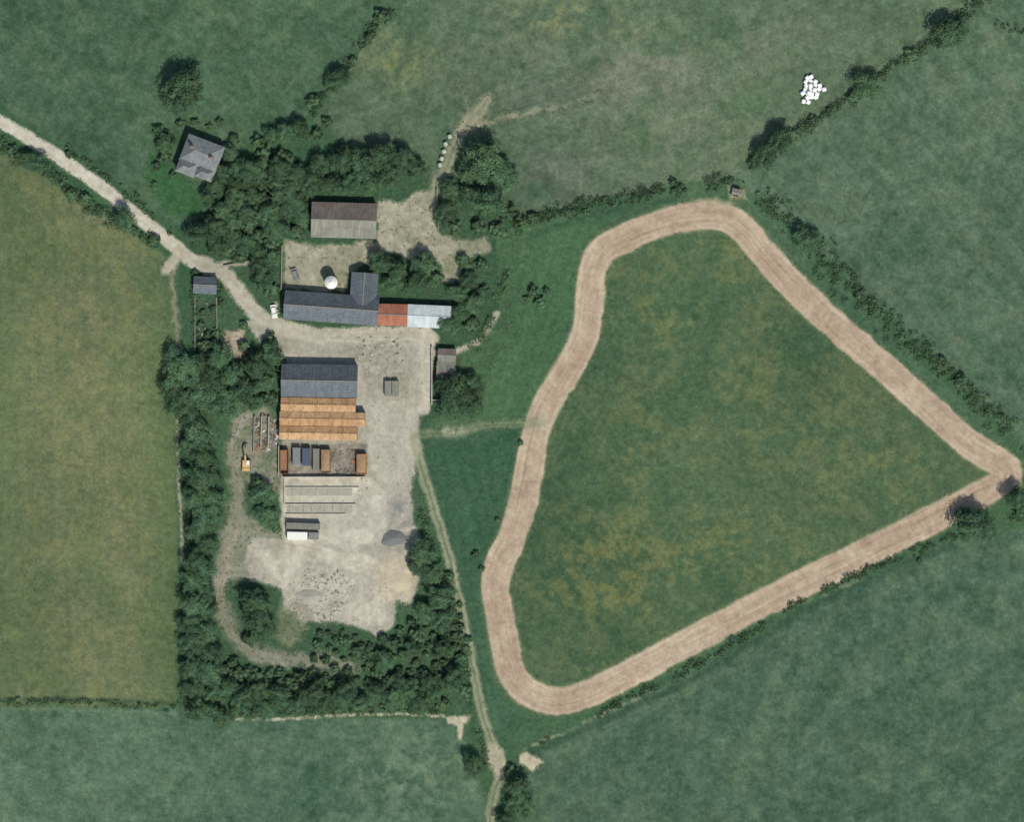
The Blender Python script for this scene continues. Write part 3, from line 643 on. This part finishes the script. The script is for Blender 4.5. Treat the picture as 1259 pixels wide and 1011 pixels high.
container(365,561,90,5.2,2.3,2.2,M_steel,'storage_container'); container(377,562,90,5.4,2.4,2.3,M_blue,'storage_container'); container(389,565,90,6.6,1.9,2.0,M_dconc,'storage_container')
container(373,647,2,10.2,1.9,2.2,M_dconc); container(366,659,1,6.2,2.4,2.5,M_wpaint); container(386,659,1,3.0,2.2,2.2,M_steel,'storage_container')
# excavator
e=empty('tracked_excavator',303,572,90)
mb=MB(); [mb.box((0,y,.45),(3.6,.55,.85)) for y in (-1.0,1.0)]; mb.box((0,0,.6),(1.6,1.5,.4)); mb.build('tracks',[M_black],e,bevel=.2)
mb=MB(); mb.box((.1,0,1.35),(3.2,2.3,.9)); mb.box((1.4,0,1.5),(.8,2.4,1.1)); mb.build('body',[M_yel],e,bevel=.08)
mb=MB(); mb.box((-.7,.65,2.2),(1.4,.95,1.3),0,0,.9); mb.build('cab',[M_glass],e,bevel=.05); mb=MB(); mb.box((-.7,.65,2.92),(1.35,.95,.1)); mb.build('cab_roof',[M_wpaint],e)
mb=MB(); mb.tube((-1,-.2,1.6),(-3.2,-.2,3.6),.32,.28); mb.tube((-3.2,-.2,3.6),(-5.2,-.2,2.7),.28,.2); mb.tube((-5.2,-.2,2.7),(-6.2,-.2,.8),.22,.16); mb.build('boom_and_arm',[M_yel],e)
mb=MB(); mb.box((-6.2,-.2,.5),(.9,1.1,.8),0,0,.7); mb.build('bucket',[M_steel],e)
def car(px,py,deg,paint):
    e=empty('parked_car',px,py,deg); mb=MB(); mb.box((0,0,.65),(4.2,1.75,.6),0,0,.97); mb.box((1.35,0,.97),(1.2,1.5,.1),0); mb.build('body',[paint],e,bevel=.12)
    mb=MB(); mb.box((-.3,0,1.18),(2.3,1.5,.5),0,0,.8); mb.build('windows',[M_glass],e,bevel=.06); mb=MB(); mb.box((-.3,0,1.45),(1.75,1.2,.06)); mb.build('roof',[paint],e,bevel=.02)
    mb=MB(); [wheel(mb,x,y,.33,.22,0) for x in (-1.3,1.3) for y in (-.8,.8)]; mb.build('wheels',[M_black],e)
car(363,338,70,M_steel); car(337,383,80,M_wpaint)
# bales
mb=MB(); mb.lathe([(.3,-.62),(.58,-.62),(.66,-.52),(.69,-.2),(.69,.2),(.66,.52),(.58,.62),(.3,.62)],(0,0,.66),'x',20); tmp=mb.build('silage_bale',[M_cover]); bm=tmp.data
for p in bm.polygons: p.use_smooth=True
bpy.data.objects.remove(tmp)
pts=[]
for r,(y,xa,xb) in enumerate(((95,992,998),(100,989,1004),(105,991,1012),(110,988,1013),(115,987,1008),(120,990,1004),(125,988,996))):
    x=xa+ (r%2)*2
    while x<=xb+1: pts.append((x+random.uniform(-.8,.8),y+random.uniform(-.8,.8),0)); x+=5.6
pts+=[(996,106,1.2),(1001,111,1.2),(994,115,1.2)]
for x,y,z in pts: 
    X_,Y_,_=P(x,y); link('silage_bale',bm,None,(X_,Y_,z),random.uniform(0,3.1))
bh=bm.copy(); bh.materials.clear(); bh.materials.append(simple('weathered_bale_wrap',(168,176,160),.6,.2,2))
for x,y in ((553,168),(548,177),(546,186),(543,195),(541,203)): X_,Y_,_=P(x,y); link('hay_bale',bh,None,(X_,Y_,0),random.uniform(0,3))
# piles
def pile(name,px,py,rx,ry,h,mat):
    n=48;V=[];F=[]; ph=[random.uniform(0,6.28) for _ in range(4)]
    for j in range(n+1):
        for i in range(n+1):
            u=i/n*2-1;v=j/n*2-1; a=math.hypot(u,v); th=math.atan2(v,u); bmp=1.25+.12*math.sin(2*th+ph[0])+.1*math.sin(3*th+ph[1])+.05*math.sin(7*th+ph[2])
            q=a*bmp; V.append((u*rx*1.2,v*ry*1.2,(h*max(0,1-q)**.9 if q<1 else -.2)+random.uniform(-.05,.05)))
    for j in range(n):
        for i in range(n): a=j*(n+1)+i; F.append((a,a+1,a+n+2,a+n+1))
    mb=MB(); mb.add(V,F); o=mb.build(name,[mat],None,P(px,py,-.02)); 
    for p in o.data.polygons: p.use_smooth=True
pile('aggregate_pile',484,662,3.8,2.8,1.3,M_dstone); pile('sand_pile',492,716,4,3,.6,M_sand); pile('soil_pile',380,735,4,3,.9,M_lconc); pile('aggregate_pile',500,648,2.6,2,.8,M_lconc)
def rubble(name,poly,n,smin,smax,mats,long=1):
    mb=MB(); xa=[p[0] for p in poly]; ya=[p[1] for p in poly]; k=0
    while k<n:
        x=random.uniform(min(xa),max(xa)); y=random.uniform(min(ya),max(ya))
        if not inpoly(x,y,poly): continue
        s=random.uniform(smin,smax)*random.uniform(.5,1); X_,Y_,_=P(x,y)
        mb.box((X_,Y_,s*.2+gz(x,y)),(s*random.uniform(.8,1.6)*long,s,s*random.uniform(.4,.7)),random.randrange(len(mats)),random.uniform(0,3.1),random.uniform(.6,1)); k+=1
    mb.build(name,mats)
rubble('rubble_pile',[(368,698),(430,700),(438,722),(420,755),(395,765),(372,745)],260,.2,.8,[M_conc,M_lconc,M_dconc])
rubble('rubble_pile',[(440,412),(490,415),(498,440),(486,466),(450,462),(440,440)],110,.2,.7,[M_conc,M_lconc,M_dconc,M_wood])
rubble('scrap_pile',[(312,512),(342,512),(342,556),(312,556)],110,.4,1.2,[M_steel,M_rustp,M_conc,M_wood,M_dconc],1.6)
rubble('scrap_pile',[(410,552),(438,552),(438,582),(410,582)],45,.3,1.0,[M_steel,M_rustp,M_wood,M_dconc],1.6)
rubble('loose_stone',Y1,420,.12,.45,[M_conc,M_dconc,M_lconc])
rubble('scrap_pile',[(534,438),(560,436),(562,468),(536,505)],50,.3,1.0,[M_steel,M_rustp,M_conc,M_dconc],1.4)
rubble('garden_clutter',[(243,372),(262,372),(262,436),(246,436)],14,.3,.9,[M_steel,M_lconc,M_wood],1.6)
rubble('scrap_pile',[(333,366),(347,366),(347,390),(333,390)],16,.3,.8,[M_conc,M_lconc,M_steel],1.4)
def wall(name,pts,h=1.2,w=.35,mat=None):
    mb=MB()
    for a,b in zip(pts[:-1],pts[1:]):
        A=P(*a);B=P(*b); l=math.dist(A,B); mb.box(((A[0]+B[0])/2,(A[1]+B[1])/2,h/2-.1),(l,w,h+.2),0,math.atan2(B[1]-A[1],B[0]-A[0]))
    mb.build(name,[mat or M_stone])
wall('garden_wall',[(240,363),(240,432)],.8,.3,M_dconc); wall('garden_wall',[(266,366),(268,436)],.8,.3,M_dconc)
wall('stone_wall',[(347,302),(346,356)]); wall('stone_wall',[(537,232),(539,282)]); wall('block_wall',[(313,512),(312,556)]); wall('block_wall',[(343,548),(343,584)],1.6,.3,M_lconc); wall('stone_wall',[(275,327),(312,320)],1,.3)
wall('silage_clamp_wall',[(322,512),(321,552)],1.4,.35,M_lconc); wall('silage_clamp_wall',[(331,512),(330,552)],1.4,.35,M_lconc)
e=empty('field_shelter',905,237,10); gable(e,2.6,2.2,1.6,2.0,M_grey,M_grey,M_wood,ov=.1,wins=0,doors=1)

# ---------------------------------------------------------------- light, sky, camera
el=math.radians(54); d=np.array([.42,-.907]); d=d/np.hypot(*d)
sd=(d[0]*math.cos(el),d[1]*math.cos(el),math.sin(el))
from mathutils import Vector
L=bpy.data.lights.new('sun','SUN'); L.energy=3.8; L.angle=math.radians(.5); L.color=(1,.97,.92)
o=bpy.data.objects.new('sun',L); scene.collection.objects.link(o); o.rotation_euler=Vector(sd).to_track_quat('Z','Y').to_euler(); o.location=(0,0,200)
W=bpy.data.worlds.new('World'); scene.world=W; W.use_nodes=True; nt=W.node_tree; sk=nt.nodes.new('ShaderNodeTexSky'); sk.sky_type='NISHITA'; sk.sun_disc=False
sk.sun_elevation=el; sk.sun_rotation=math.atan2(d[0],d[1]); nt.links.new(sk.outputs[0],nt.nodes['Background'].inputs[0]); nt.nodes['Background'].inputs[1].default_value=.115
H=1200
cam=bpy.data.cameras.new('camera'); cam.sensor_fit='HORIZONTAL'; cam.angle=2*math.atan(1259*S/2/H); cam.clip_end=30000; cam.clip_start=1
o=bpy.data.objects.new('camera',cam); scene.collection.objects.link(o); o.location=(0,0,H); scene.camera=o
scene.view_settings.view_transform='Standard'; scene.view_settings.look='None'; scene.view_settings.exposure=0
